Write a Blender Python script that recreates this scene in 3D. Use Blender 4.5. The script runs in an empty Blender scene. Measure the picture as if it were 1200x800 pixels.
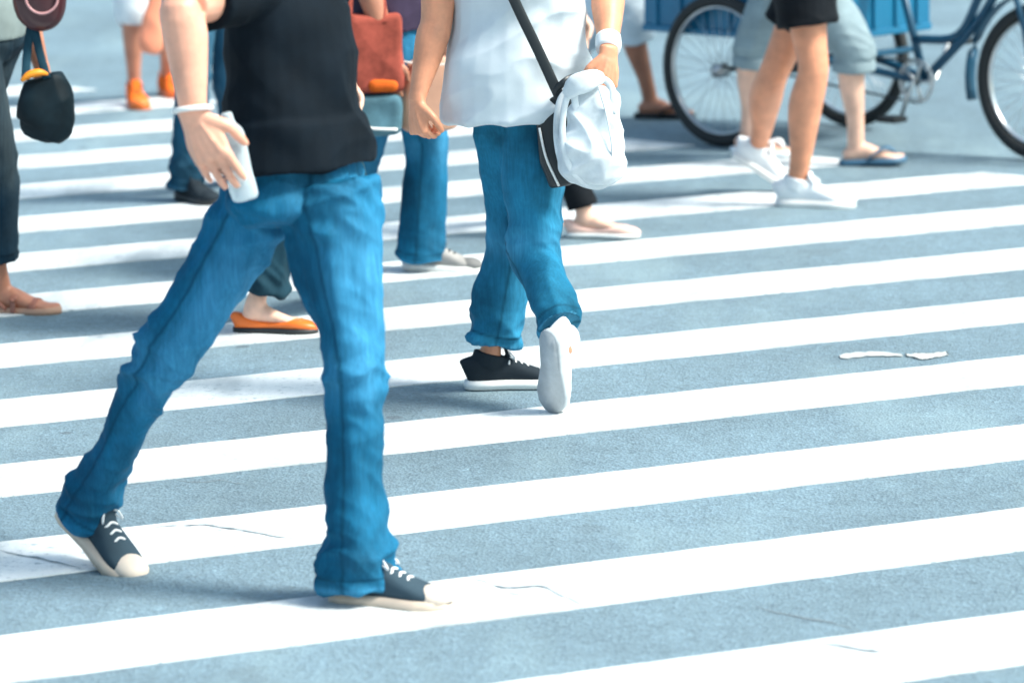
import bpy, bmesh, math, random
import numpy as np
from mathutils import Vector, Matrix, noise
R = math.radians
random.seed(7)
C = bpy.context.scene.collection
SC = bpy.context.scene

# ------------------------------------------------------------------ camera
F = 4583.0                       # focal length in pixels of a 1200 px wide frame
H, PITCH, ROLL = 2.16, 0.1766, -0.02
YAW, PHASE, WHITE, PERIOD = 0.4218, -16.124, 0.437, 0.9
cam_d = bpy.data.cameras.new('camera'); cam = bpy.data.objects.new('camera', cam_d); C.objects.link(cam)
SC.camera = cam
cam_d.sensor_width = 36; cam_d.lens = 36 * F / 1200
cam_d.clip_start = .1; cam_d.clip_end = 500
cam_d.dof.use_dof = True; cam_d.dof.focus_distance = 10.6; cam_d.dof.aperture_fstop = 3.4
_r = Vector((1, 0, 0)); _u = Vector((0, math.sin(PITCH), math.cos(PITCH))); _f = Vector((0, math.cos(PITCH), -math.sin(PITCH)))
_c, _s = math.cos(ROLL), math.sin(ROLL)
cr = _c * _r + _s * _u; cu = -_s * _r + _c * _u
M = Matrix((cr, cu, -_f)).transposed().to_4x4(); M.translation = Vector((0, 0, H))
cam.matrix_world = M

def ray(px, py):
    return (_f * F + cr * (px - 600) + cu * (400 - py))
def at(px, py, Y):
    d = ray(px, py); return Vector((0, 0, H)) + d * (Y / d.y)
def G(px, py, z=0.0):
    d = ray(px, py); return Vector((0, 0, H)) + d * ((H - z) / -d.z)

# ------------------------------------------------------------------ world and sun
w = bpy.data.worlds.new("World"); SC.world = w; w.use_nodes = True
nt = w.node_tree; nt.nodes.clear()
SUN_EL, SUN_AZ = R(50), R(110)        # azimuth from +Y (away from the camera) towards +X
sky = nt.nodes.new('ShaderNodeTexSky'); sky.sky_type = 'NISHITA'; sky.sun_disc = False
sky.sun_elevation = SUN_EL; sky.sun_rotation = SUN_AZ; sky.air_density = 1.0; sky.dust_density = 4.0; sky.ozone_density = .4
bg = nt.nodes.new('ShaderNodeBackground'); bg.inputs['Strength'].default_value = .11
wo = nt.nodes.new('ShaderNodeOutputWorld')
tint = nt.nodes.new('ShaderNodeMix'); tint.data_type = 'RGBA'; tint.blend_type = 'MULTIPLY'; tint.inputs[0].default_value = 1; tint.inputs[7].default_value = (.86, 1.03, 1.0, 1)
nt.links.new(sky.outputs[0], tint.inputs[6]); nt.links.new(tint.outputs[2], bg.inputs[0]); nt.links.new(bg.outputs[0], wo.inputs[0])
sl = bpy.data.lights.new('sun', 'SUN'); sl.energy = 2.4; sl.angle = R(14); sl.color = (1, .96, .9)
so = bpy.data.objects.new('sun', sl); C.objects.link(so)
sd = Vector((math.sin(SUN_AZ) * math.cos(SUN_EL), math.cos(SUN_AZ) * math.cos(SUN_EL), math.sin(SUN_EL)))
so.rotation_euler = sd.to_track_quat('Z', 'Y').to_euler()
SC.view_settings.view_transform = 'Standard'; SC.view_settings.look = 'None'
SC.view_settings.gamma = 1; SC.view_settings.exposure = 1.25
SC.render.engine = 'CYCLES'

# ------------------------------------------------------------------ materials
def mat(name):
    m = bpy.data.materials.new(name); m.use_nodes = True
    n = m.node_tree; return m, n, n.nodes['Principled BSDF']
def nd(n, t, **k):
    x = n.nodes.new(t)
    for a, b in k.items():
        if a.startswith('i_'): x.inputs[a[2:].replace('_', ' ')].default_value = b
        else: setattr(x, a, b)
    return x
def ramp(n, fac, stops):
    r = n.nodes.new('ShaderNodeValToRGB'); e = r.color_ramp.elements
    while len(e) < len(stops): e.new(.5)
    for i, (p, c) in enumerate(stops):
        e[i].position = p; e[i].color = (c[0], c[1], c[2], 1) if not isinstance(c, float) else (c, c, c, 1)
    n.links.new(fac, r.inputs[0]); return r.outputs[0]
def mixc(n, f, a, b, mode='MIX'):
    x = n.nodes.new('ShaderNodeMix'); x.data_type = 'RGBA'; x.blend_type = mode
    for s, v in ((x.inputs[0], f), (x.inputs[6], a), (x.inputs[7], b)):
        if hasattr(v, 'is_linked'): n.links.new(v, s)
        elif isinstance(v, (int, float)): s.default_value = v
        else: s.default_value = (v[0], v[1], v[2], 1)
    return x.outputs[2]
def noi(n, scale, detail=4, rough=.5, vec=None):
    t = n.nodes.new('ShaderNodeTexNoise'); t.inputs['Scale'].default_value = scale
    t.inputs['Detail'].default_value = detail; t.inputs['Roughness'].default_value = rough
    if vec is not None: n.links.new(vec, t.inputs['Vector'])
    return t.outputs[0]
def coords(n, scale=(1, 1, 1), kind='Object'):
    tc = n.nodes.new('ShaderNodeTexCoord'); mp = n.nodes.new('ShaderNodeMapping'); mp.inputs['Scale'].default_value = scale
    n.links.new(tc.outputs[kind], mp.inputs[0]); return mp.outputs[0]
def bump(n, b, h, strength=.3, dist=.002):
    x = n.nodes.new('ShaderNodeBump'); x.inputs['Strength'].default_value = strength; x.inputs['Distance'].default_value = dist
    n.links.new(h, x.inputs['Height']); n.links.new(x.outputs[0], b.inputs['Normal'])
def scale_c(c, k): return tuple(min(1, v * k) for v in c)

def cloth(name, c, var=.25, sc=9, rough=.85, sheen=.0, weave=420):
    m, n, b = mat(name); v = coords(n)
    a = mixc(n, ramp(n, noi(n, sc, 5, .6, v), [(.3, 0.0), (.7, 1.0)]), scale_c(c, 1 - var), scale_c(c, 1 + var))
    n.links.new(a, b.inputs['Base Color']); b.inputs['Roughness'].default_value = rough
    b.inputs['Sheen Weight'].default_value = sheen; b.inputs['Specular IOR Level'].default_value = .15
    bump(n, b, noi(n, weave, 2, .5, v), .35, .0015); return m
def denim(name, c, fade_highlight=1.8):
    m, n, b = mat(name); v = coords(n); v2 = coords(n, (160, 160, 14)); v3 = coords(n, (26, 26, 4))
    big = ramp(n, noi(n, 5, 5, .6, v), [(.3, 0.0), (.72, 1.0)])
    a = mixc(n, big, scale_c(c, .42), scale_c(c, 1.35))  # broad noise paints deep shade and highlights into the denim colour
    wa = n.nodes.new('ShaderNodeAttribute'); wa.attribute_name = 'wear_or_highlight'
    wn = n.nodes.new('ShaderNodeMath'); wn.operation = 'MULTIPLY'; n.links.new(wa.outputs['Fac'], wn.inputs[0]); n.links.new(ramp(n, noi(n, 1, 5, .65, v3), [(.3, .35), (.7, 1.0)]), wn.inputs[1])
    pale = (c[0] * 3 + .05, c[1] * fade_highlight + .05, min(1, c[2] * fade_highlight + .03))
    a = mixc(n, wn.outputs[0], a, pale)  # thigh and knee fade, plus drape highlights painted in as pale vertical streaks
    f = ramp(n, noi(n, 1, 3, .6, v2), [(.35, .85), (.7, 1.10)]); a = mixc(n, 1.0, a, f, 'MULTIPLY')
    se = n.nodes.new('ShaderNodeAttribute'); se.attribute_name = 'seam'
    a = mixc(n, se.outputs['Fac'], a, scale_c(c, .35))
    n.links.new(a, b.inputs['Base Color']); b.inputs['Roughness'].default_value = .82; b.inputs['Specular IOR Level'].default_value = .12
    bump(n, b, noi(n, 1, 3, .6, coords(n, (300, 300, 90))), .4, .0015); return m
def tread(name, c):
    m, n, b = mat(name); tc = n.nodes.new('ShaderNodeTexCoord'); wv = n.nodes.new('ShaderNodeTexWave'); wv.bands_direction = 'Z'
    wv.inputs['Scale'].default_value = 14; wv.inputs['Distortion'].default_value = 7; wv.inputs['Detail'].default_value = 2
    n.links.new(tc.outputs['Object'], wv.inputs['Vector'])
    g_ = ramp(n, wv.outputs[1], [(.25, 0.0), (.5, 1.0)]); n.links.new(mixc(n, g_, scale_c(c, .93), c), b.inputs['Base Color']); b.inputs['Roughness'].default_value = .7
    bump(n, b, g_, .12, .001); return m
def skin(name, c):
    m, n, b = mat(name); v = coords(n)
    a = mixc(n, ramp(n, noi(n, 14, 5, .6, v), [(.3, 0.0), (.75, 1.0)]), scale_c(c, .74), (min(1, c[0] * 1.1), c[1] * 1.10, c[2] * 1.08))
    a = mixc(n, ramp(n, noi(n, 90, 3, .6, v), [(.6, 0.0), (.8, .18)]), a, (c[0] * .8, c[1] * .55, c[2] * .5))
    n.links.new(a, b.inputs['Base Color']); b.inputs['Roughness'].default_value = .48
    b.inputs['Subsurface Weight'].default_value = .18; b.inputs['Subsurface Radius'].default_value = (.012, .005, .003)
    bump(n, b, noi(n, 260, 3, .6, v), .15, .001); return m
def plain(name, c, rough=.5, metal=0, var=.15, sc=20, spec=.5):
    m, n, b = mat(name); v = coords(n)
    a = mixc(n, noi(n, sc, 5, .6, v), scale_c(c, 1 - var), scale_c(c, 1 + var))
    n.links.new(a, b.inputs['Base Color']); b.inputs['Roughness'].default_value = rough; b.inputs['Metallic'].default_value = metal
    b.inputs['Specular IOR Level'].default_value = spec
    return m

def asphalt():
    m, n, b = mat('asphalt'); v = coords(n)
    base = (.150, .225, .272)
    big = ramp(n, noi(n, .8, 4, .55, v), [(.3, .76), (.7, 1.16)])
    mid = ramp(n, noi(n, 11, 5, .65, v), [(.25, .86), (.75, 1.12)])
    vo = n.nodes.new('ShaderNodeTexVoronoi'); vo.inputs['Scale'].default_value = 120; n.links.new(v, vo.inputs['Vector'])
    sp = ramp(n, vo.outputs['Color'], [(.15, .82), (.55, 1.0), (.9, 1.2)])
    vo2 = n.nodes.new('ShaderNodeTexVoronoi'); vo2.inputs['Scale'].default_value = 55; n.links.new(v, vo2.inputs['Vector'])
    sp2 = ramp(n, vo2.outputs['Color'], [(.05, .78), (.3, 1.0), (.85, 1.0), (.97, 1.28)])
    a = mixc(n, 1.0, base, big, 'MULTIPLY'); a = mixc(n, 1.0, a, mid, 'MULTIPLY')
    a = mixc(n, 1.0, a, sp, 'MULTIPLY'); a = mixc(n, 1.0, a, sp2, 'MULTIPLY')
    # tyre-polished streaks and stains running along the traffic direction
    def rot(sc, ang):
        q = coords(n, sc); q.node.inputs['Rotation'].default_value = (0, 0, ang); return q
    st = ramp(n, noi(n, 1, 6, .65, rot((16, 1.6, 1), R(-28))), [(.45, 0.0), (.75, .55)])
    a = mixc(n, st, a, (.125, .185, .215))
    st = ramp(n, noi(n, 1, 4, .6, rot((1.6, .5, 1), R(10))), [(.52, 0.0), (.72, .45)])
    a = mixc(n, st, a, (.26, .36, .39))
    pt_ = ramp(n, noi(n, 2.3, 3, .5, v), [(.66, 0.0), (.70, .35)])
    a = mixc(n, pt_, a, (.11, .155, .18))
    vg = n.nodes.new('ShaderNodeTexVoronoi'); vg.inputs['Scale'].default_value = 2.6; vg.inputs['Randomness'].default_value = 1; n.links.new(v, vg.inputs['Vector'])
    gm = ramp(n, vg.outputs['Distance'], [(.05, .75), (.075, 0.0)]); a = mixc(n, gm, a, (.075, .10, .12))
    oil = ramp(n, noi(n, 1.1, 6, .7, rot((1, 1, 1), .4)), [(.60, 0.0), (.74, .45)]); a = mixc(n, oil, a, (.09, .125, .15))
    n.links.new(a, b.inputs['Base Color']); b.inputs['Roughness'].default_value = .8
    h = n.nodes.new('ShaderNodeMath'); h.operation = 'ADD'
    n.links.new(vo.outputs['Distance'], h.inputs[0]); n.links.new(noi(n, 60, 4, .7, v), h.inputs[1])
    bump(n, b, h.outputs[0], .6, .005); return m
def paint():
    m, n, b = mat('road_paint'); v = coords(n)
    base = mixc(n, ramp(n, noi(n, 3, 5, .6, v), [(.3, 0.0), (.7, 1.0)]), (.70, .735, .75), (.80, .82, .82))
    wear_or_highlight = ramp(n, noi(n, 30, 9, .8, v), [(.55, 0.0), (.62, .85)])
    sp = ramp(n, noi(n, 160, 4, .7, v), [(.3, .88), (.6, 1.0)])
    a = mixc(n, 1.0, base, sp, 'MULTIPLY'); a = mixc(n, wear_or_highlight, a, (.26, .32, .35))
    st = ramp(n, noi(n, 1, 5, .6, coords(n, (4, 1.1, 1))), [(.44, 0.0), (.66, .75)])
    a = mixc(n, st, a, (.33, .375, .40))
    n.links.new(a, b.inputs['Base Color']); b.inputs['Roughness'].default_value = .6
    bump(n, b, noi(n, 120, 5, .7, v), .5, .002); return m

# ------------------------------------------------------------------ object helpers
def tag(o, label=None, cat=None, group=None, kind=None):
    for k, v in (('label', label), ('category', cat), ('group', group), ('kind', kind)):
        if v: o[k] = v
    return o
def empty(name, loc, rz=0):
    o = bpy.data.objects.new(name, None); C.objects.link(o); o.location = loc; o.rotation_euler.z = rz
    o.empty_display_size = .1; bpy.context.view_layer.update(); return o
def link(name, me, m, parent=None, keep=True):
    o = bpy.data.objects.new(name, me); C.objects.link(o)
    if m is not None: me.materials.clear(); me.materials.append(m)
    if parent is not None:
        o.parent = parent
        if keep: 
            bpy.context.view_layer.update(); o.matrix_parent_inverse = parent.matrix_world.inverted()
    return o
def bm_obj(name, bm, m, parent=None, smooth=True):
    me = bpy.data.meshes.new(name); bmesh.ops.recalc_face_normals(bm, faces=bm.faces); bm.to_mesh(me); bm.free()
    if smooth: me.polygons.foreach_set('use_smooth', [True] * len(me.polygons))
    return link(name, me, m, parent)

def catmull(pts, k):
    P = [np.array(p, float) for p in pts]
    if len(P) < 3 or k < 2:
        out = []
        for i in range(len(P) - 1):
            for j in range(max(k, 1)): out.append(P[i] + (P[i + 1] - P[i]) * j / max(k, 1))
        return out + [P[-1]]
    Q = [2 * P[0] - P[1]] + P + [2 * P[-1] - P[-2]]; out = []
    for i in range(1, len(Q) - 2):
        a, b, c, d = Q[i - 1:i + 3]
        for j in range(k):
            t = j / k
            out.append(.5 * ((2 * b) + (c - a) * t + (2 * a - 5 * b + 4 * c - d) * t * t + (3 * b - a - 3 * c + d) * t ** 3))
    return out + [P[-1]]
def tube(bm, pts, rad, ref=(0, -1, 0), n=20, k=4, caps=True, closed=False, power=2.0):
    """swept closed tube; rad entries: r or (side, front); ref = front direction."""
    rr = [(r, r) if not isinstance(r, (tuple, list)) else r for r in rad]
    A = catmull([list(p) + list(r) for p, r in zip([tuple(p) for p in pts], rr)], k)
    if closed: A = A[:-1]
    N = len(A); rings = []
    ref = Vector(ref).normalized(); prev = None
    for i, a in enumerate(A):
        p = Vector(a[:3])
        if closed: t = Vector(A[(i + 1) % N][:3]) - Vector(A[(i - 1) % N][:3])
        else: t = Vector(A[min(i + 1, N - 1)][:3]) - Vector(A[max(i - 1, 0)][:3])
        if t.length < 1e-7: t = Vector((0, 0, 1))
        t.normalize()
        f = (ref if prev is None else prev); f = f - t * f.dot(t)
        if f.length < .05: f = t.orthogonal()
        f.normalize(); g = ref - t * ref.dot(t)
        if g.length > .35: f = g.normalized()
        prev = f; s = t.cross(f)
        ring = []
        for j in range(n):
            th = 2 * math.pi * j / n; ct, stt = math.cos(th), math.sin(th)
            if power != 2:
                ct = math.copysign(abs(ct) ** (2 / power), ct); stt = math.copysign(abs(stt) ** (2 / power), stt)
            ring.append(bm.verts.new(p + s * (max(a[3], 1e-4) * ct) + f * (max(a[4], 1e-4) * stt)))
        rings.append(ring)
    M_ = N if closed else N - 1
    for i in range(M_):
        a, b = rings[i], rings[(i + 1) % N]
        for j in range(n): bm.faces.new((a[j], a[(j + 1) % n], b[(j + 1) % n], b[j]))
    if caps and not closed:
        for ring, sg in ((rings[0], -1), (rings[-1], 1)):
            bm.faces.new(ring if sg > 0 else ring[::-1])
def ball(bm, p, r, seg=16, rot=None):
    r = (r, r, r) if not isinstance(r, (tuple, list)) else r
    m = Matrix.Translation(Vector(p))
    if rot is not None: m = m @ rot.to_4x4()
    m = m @ Matrix.Diagonal((r[0], r[1], r[2], 1))
    bmesh.ops.create_uvsphere(bm, u_segments=seg, v_segments=max(6, seg // 2), radius=1, matrix=m)
def box(bm, c, d, rot=None, bev=0):
    m = Matrix.Translation(Vector(c))
    if rot is not None: m = m @ rot.to_4x4()
    g = bmesh.ops.create_cube(bm, size=1, matrix=m @ Matrix.Diagonal((d[0], d[1], d[2], 1)))
    if bev:
        es = list({e for v in g['verts'] for e in v.link_edges})
        bmesh.ops.bevel(bm, geom=es, offset=bev, segments=2, affect='EDGES', profile=.5)
def frame(x, z):
    """rotation whose local X is x and local Z as near z as possible."""
    x = Vector(x).normalized(); z = Vector(z); y = z.cross(x).normalized(); z = x.cross(y)
    return Matrix((x, y, z)).transposed()

def organic(name, bm, voxel, m, parent, disp=None, smooth=4, attrs=None):
    """fuse overlapping closed shells into one continuous skin, smooth, then displace."""
    me = bpy.data.meshes.new(name); bmesh.ops.recalc_face_normals(bm, faces=bm.faces); bm.to_mesh(me); bm.free()
    o = bpy.data.objects.new(name, me); C.objects.link(o)
    r = o.modifiers.new('r', 'REMESH'); r.mode = 'VOXEL'; r.voxel_size = voxel; r.use_smooth_shade = True
    s = o.modifiers.new('s', 'SMOOTH'); s.iterations = smooth; s.factor = .5
    dg = bpy.context.evaluated_depsgraph_get(); ev = o.evaluated_get(dg)
    new = bpy.data.meshes.new_from_object(ev); C.objects.unlink(o); bpy.data.objects.remove(o); bpy.data.meshes.remove(me)
    new.name = name
    if disp:
        nv = len(new.vertices); co = np.empty(nv * 3, np.float32); no = np.empty(nv * 3, np.float32)
        new.vertices.foreach_get('co', co); new.vertices.foreach_get('normal', no)
        co = co.reshape(-1, 3); no = no.reshape(-1, 3)
        d = disp(co)
        if attrs:
            for an_, av in attrs(co, no).items():
                at_ = new.attributes.new(an_, 'FLOAT', 'POINT'); at_.data.foreach_set('value', np.asarray(av, np.float32))
        co = co + no * d[:, None]; new.vertices.foreach_set('co', co.ravel()); new.update()
    new.polygons.foreach_set('use_smooth', [True] * len(new.polygons))
    return link(name, new, m, parent)

def seg_coords(co, a, b):
    a = np.array(a); b = np.array(b); ab = b - a; L2 = ab @ ab
    t = np.clip(((co - a) @ ab) / L2, 0, 1); q = a + t[:, None] * ab
    return t, np.linalg.norm(co - q, axis=1)
def fold_noise(co, axis, fl, fp, seed, ridge=True):
    """noise stretched round a limb: fl = frequency along the axis, fp = across it."""
    ax = Vector(axis).normalized(); u = ax.orthogonal().normalized(); v = ax.cross(u)
    A, U, V = co @ np.array(ax), co @ np.array(u), co @ np.array(v)
    out = np.empty(len(co))
    for i in range(len(co)):
        x = noise.noise((A[i] * fl + seed + .6 * U[i] * fp, U[i] * fp + seed * 2.3, V[i] * fp))
        out[i] = (1 - 2.6 * abs(x)) if ridge else x
    return out
def pants_disp(legs, amp=.006, seed=0):
    """legs = [(hip, knee, hem)]; folds gather at knee, groin and hem."""
    def f(co):
        D = []; W = []
        for (h, kn, e) in legs:
            _, d1 = seg_coords(co, h, kn); _, d2 = seg_coords(co, kn, e); D.append(np.minimum(d1, d2))
        which = np.argmin(np.array(D), axis=0); out = np.zeros(len(co))
        for li, (h, kn, e) in enumerate(legs):
            mk = which == li; c = co[mk]
            if not len(c): continue
            t1, d1 = seg_coords(c, h, kn); t2, d2 = seg_coords(c, kn, e); up = d1 < d2
            s = np.where(up, t1, 1 + t2)      # 0 hip .. 1 knee .. 2 hem
            env = .22 + .7 * np.exp(-((s - 1) / .2) ** 2) + .7 * np.exp(-((s - .05) / .2) ** 2) + .95 * np.exp(-((s - 1.9) / .2) ** 2)
            ax = Vector(np.array(e) - np.array(h)).normalized(); sl_ = ax.orthogonal().normalized(); sg_ = 1 if li else -1
            n1 = fold_noise(c, ax + sl_ * .75 * sg_, 11, 3.6, seed + li * 7.7)
            n2 = fold_noise(c, ax, 2.0, 9, seed + 31 + li * 3.1)
            n3 = fold_noise(c, ax - sl_ * .5 * sg_, 24, 8, seed + 61 + li * 2.1)
            out[mk] = amp * (env * (.85 * n1 + .38 * n3) + .5 * n2 - .5)
        return out
    return f
def pants_attrs(legs, toes):
    def f(co, no):
        D = []
        for (h, kn, e) in legs:
            _, d1 = seg_coords(co, h, kn); _, d2 = seg_coords(co, kn, e); D.append(np.minimum(d1, d2))
        which = np.argmin(np.array(D), axis=0); wear_or_highlight = np.zeros(len(co)); seam = np.zeros(len(co))
        for li, (h, kn, e) in enumerate(legs):
            mk = which == li; c = co[mk]
            if not len(c): continue
            t1, d1 = seg_coords(c, h, kn); t2, d2 = seg_coords(c, kn, e); up = d1 < d2; s_ = np.where(up, t1, 1 + t2)
            fr = np.clip(no[mk] @ np.array(toes[li]) * 1.0, -1, 1)
            wr_ = np.clip(fr * 1.3 + .25, 0, 1) * (np.exp(-((s_ - .5) / .38) ** 2) + .6 * np.exp(-((s_ - 1.0) / .2) ** 2) + .25) * .75
            wr_ = np.maximum(wr_, .5 * np.exp(-((s_ - 1.0) / .15) ** 2) * (fr < 0))
            hl = (Vector(e) - Vector(kn)).length
            wear_or_highlight[mk] = np.clip(wr_ + .5 * np.exp(-((s_ - 1.99) / .012) ** 2), 0, 1)  # fabric fade mask that also carries the painted highlights
            sdv = np.array(Vector(toes[li]).cross(Vector((0, 0, 1))).normalized())
            q = np.where(up[:, None], np.array(h) + t1[:, None] * (np.array(kn) - np.array(h)), np.array(kn) + t2[:, None] * (np.array(e) - np.array(kn)))
            r_ = c - q; off = r_ @ np.array(toes[li])
            seam[mk] = np.clip(np.exp(-(off / .004) ** 2) * .75 * (np.abs(r_ @ sdv) > .03) + .8 * np.exp(-((s_ - (2 - .03 / hl)) / (.003 / hl)) ** 2), 0, 1)
        return dict(wear_or_highlight=wear_or_highlight, seam=seam)
    return f
def shirt_disp(amp=.006, seed=0, axis=(0, 0, 1), fl=6, fp=7):
    def f(co):
        return amp * (fold_noise(co, (.5, .1, .8), fl * 1.1, fp * .4, seed) + .6 * fold_noise(co, (-.6, .2, .7), fl * 1.7, fp * .45, seed + 9) - .4 + .22 * fold_noise(co, axis, 16, 12, seed + 4, False))
    return f

# ------------------------------------------------------------------ people
def hand(bm, wrist, d, n, t, curl=.35, s=1.0, spread=.12, thumb=.6):
    """d = pointing, n = back-of-hand normal, t = thumb side."""
    d = Vector(d).normalized(); n = Vector(n); n = (n - d * n.dot(d)).normalized()
    tt = Vector(t); tt = tt - d * tt.dot(d) - n * tt.dot(n); t = tt.normalized() if tt.length > .05 else d.cross(n)
    W = Vector(wrist)
    tube(bm, [W - d * .02 * s, W + d * .02 * s, W + d * .055 * s, W + d * .09 * s],
         [(.028 * s, .020 * s), (.033 * s, .019 * s), (.042 * s, .018 * s), (.041 * s, .014 * s)], ref=n, n=16, k=3)
    for i, (off, L, r) in enumerate(((.031, .074, .0086), (.0105, .084, .009), (-.0105, .078, .0086), (-.030, .062, .0076))):
        b = W + d * (.082 - (.006 if i == 3 else 0)) * s + t * off * s
        ang = curl * (.8 + .08 * i); dd = (d + t * spread * (1.5 - i) * .35).normalized(); p = [b - d * .02 * s, b]
        for q, fr in enumerate((.44, .32, .24)):
            ang_q = ang * (1 + q * .55) if q else ang * .8
            a_tot = ang * .8 if q == 0 else ang * .8 + ang * 1.15 * q
            v = dd * math.cos(a_tot) - n * math.sin(a_tot)
            p.append(p[-1] + v * L * fr * s)
        tube(bm, p, [r * 1.05 * s, r * 1.08 * s, r * s, r * .93 * s, r * .7 * s], ref=n, n=10, k=3)
    for off in (.026, .009, -.009, -.025):
        tube(bm, [W + d * .02 * s + t * off * .5 * s + n * .017 * s, W + d * .055 * s + t * off * .8 * s + n * .0165 * s, W + d * .086 * s + t * off * s + n * .010 * s], [.0035 * s, .0042 * s, .006 * s], n=8, k=3)
        ball(bm, W + d * .088 * s + t * off * 1.1 * s + n * .005 * s, .0105 * s, 10)
    b = W + d * .022 * s + t * .026 * s
    v1 = (d * .62 + t * .62 - n * .25).normalized(); v2 = (d * .9 + t * (.35 - thumb * .5) - n * (.3 + thumb * .5)).normalized()
    p = [b - v1 * .012 * s, b, b + v1 * .04 * s, b + v1 * .04 * s + v2 * .03 * s, b + v1 * .04 * s + v2 * .055 * s]
    tube(bm, p, [.013 * s, .0145 * s, .0115 * s, .0105 * s, .007 * s], ref=n, n=10, k=3)

def foot_mesh(bm, ank, toe, up=(0, 0, 1), s=1.0):
    t = Vector(toe).normalized(); A = Vector(ank); up = Vector(up)
    u = (up - t * up.dot(t)).normalized()
    g = A - u * .075 * s
    tube(bm, [g - t * .055 * s + u * .03 * s, g - t * .03 * s + u * .034 * s, g + t * .03 * s + u * .042 * s, g + t * .09 * s + u * .028 * s, g + t * .14 * s + u * .018 * s, g + t * .17 * s + u * .014 * s],
         [(.02 * s, .018 * s), (.03 * s, .032 * s), (.034 * s, .04 * s), (.041 * s, .026 * s), (.042 * s, .016 * s), (.034 * s, .011 * s)], ref=u, n=18, k=4)
    sd = t.cross(u)
    for i, (o, L, r) in enumerate(((-.03, .195, .012), (-.010, .195, .009), (.007, .187, .0085), (.022, .176, .008), (.034, .162, .0075))):
        b = g + sd * o * s + u * .012 * s
        tube(bm, [b + t * .12 * s, b + t * (L - .025) * s + u * .002, b + t * (L - .008) * s, b + t * (L) * s - u * .003], [r * s, r * s, r * 1.05 * s, r * .6 * s], ref=u, n=8, k=2)

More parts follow.
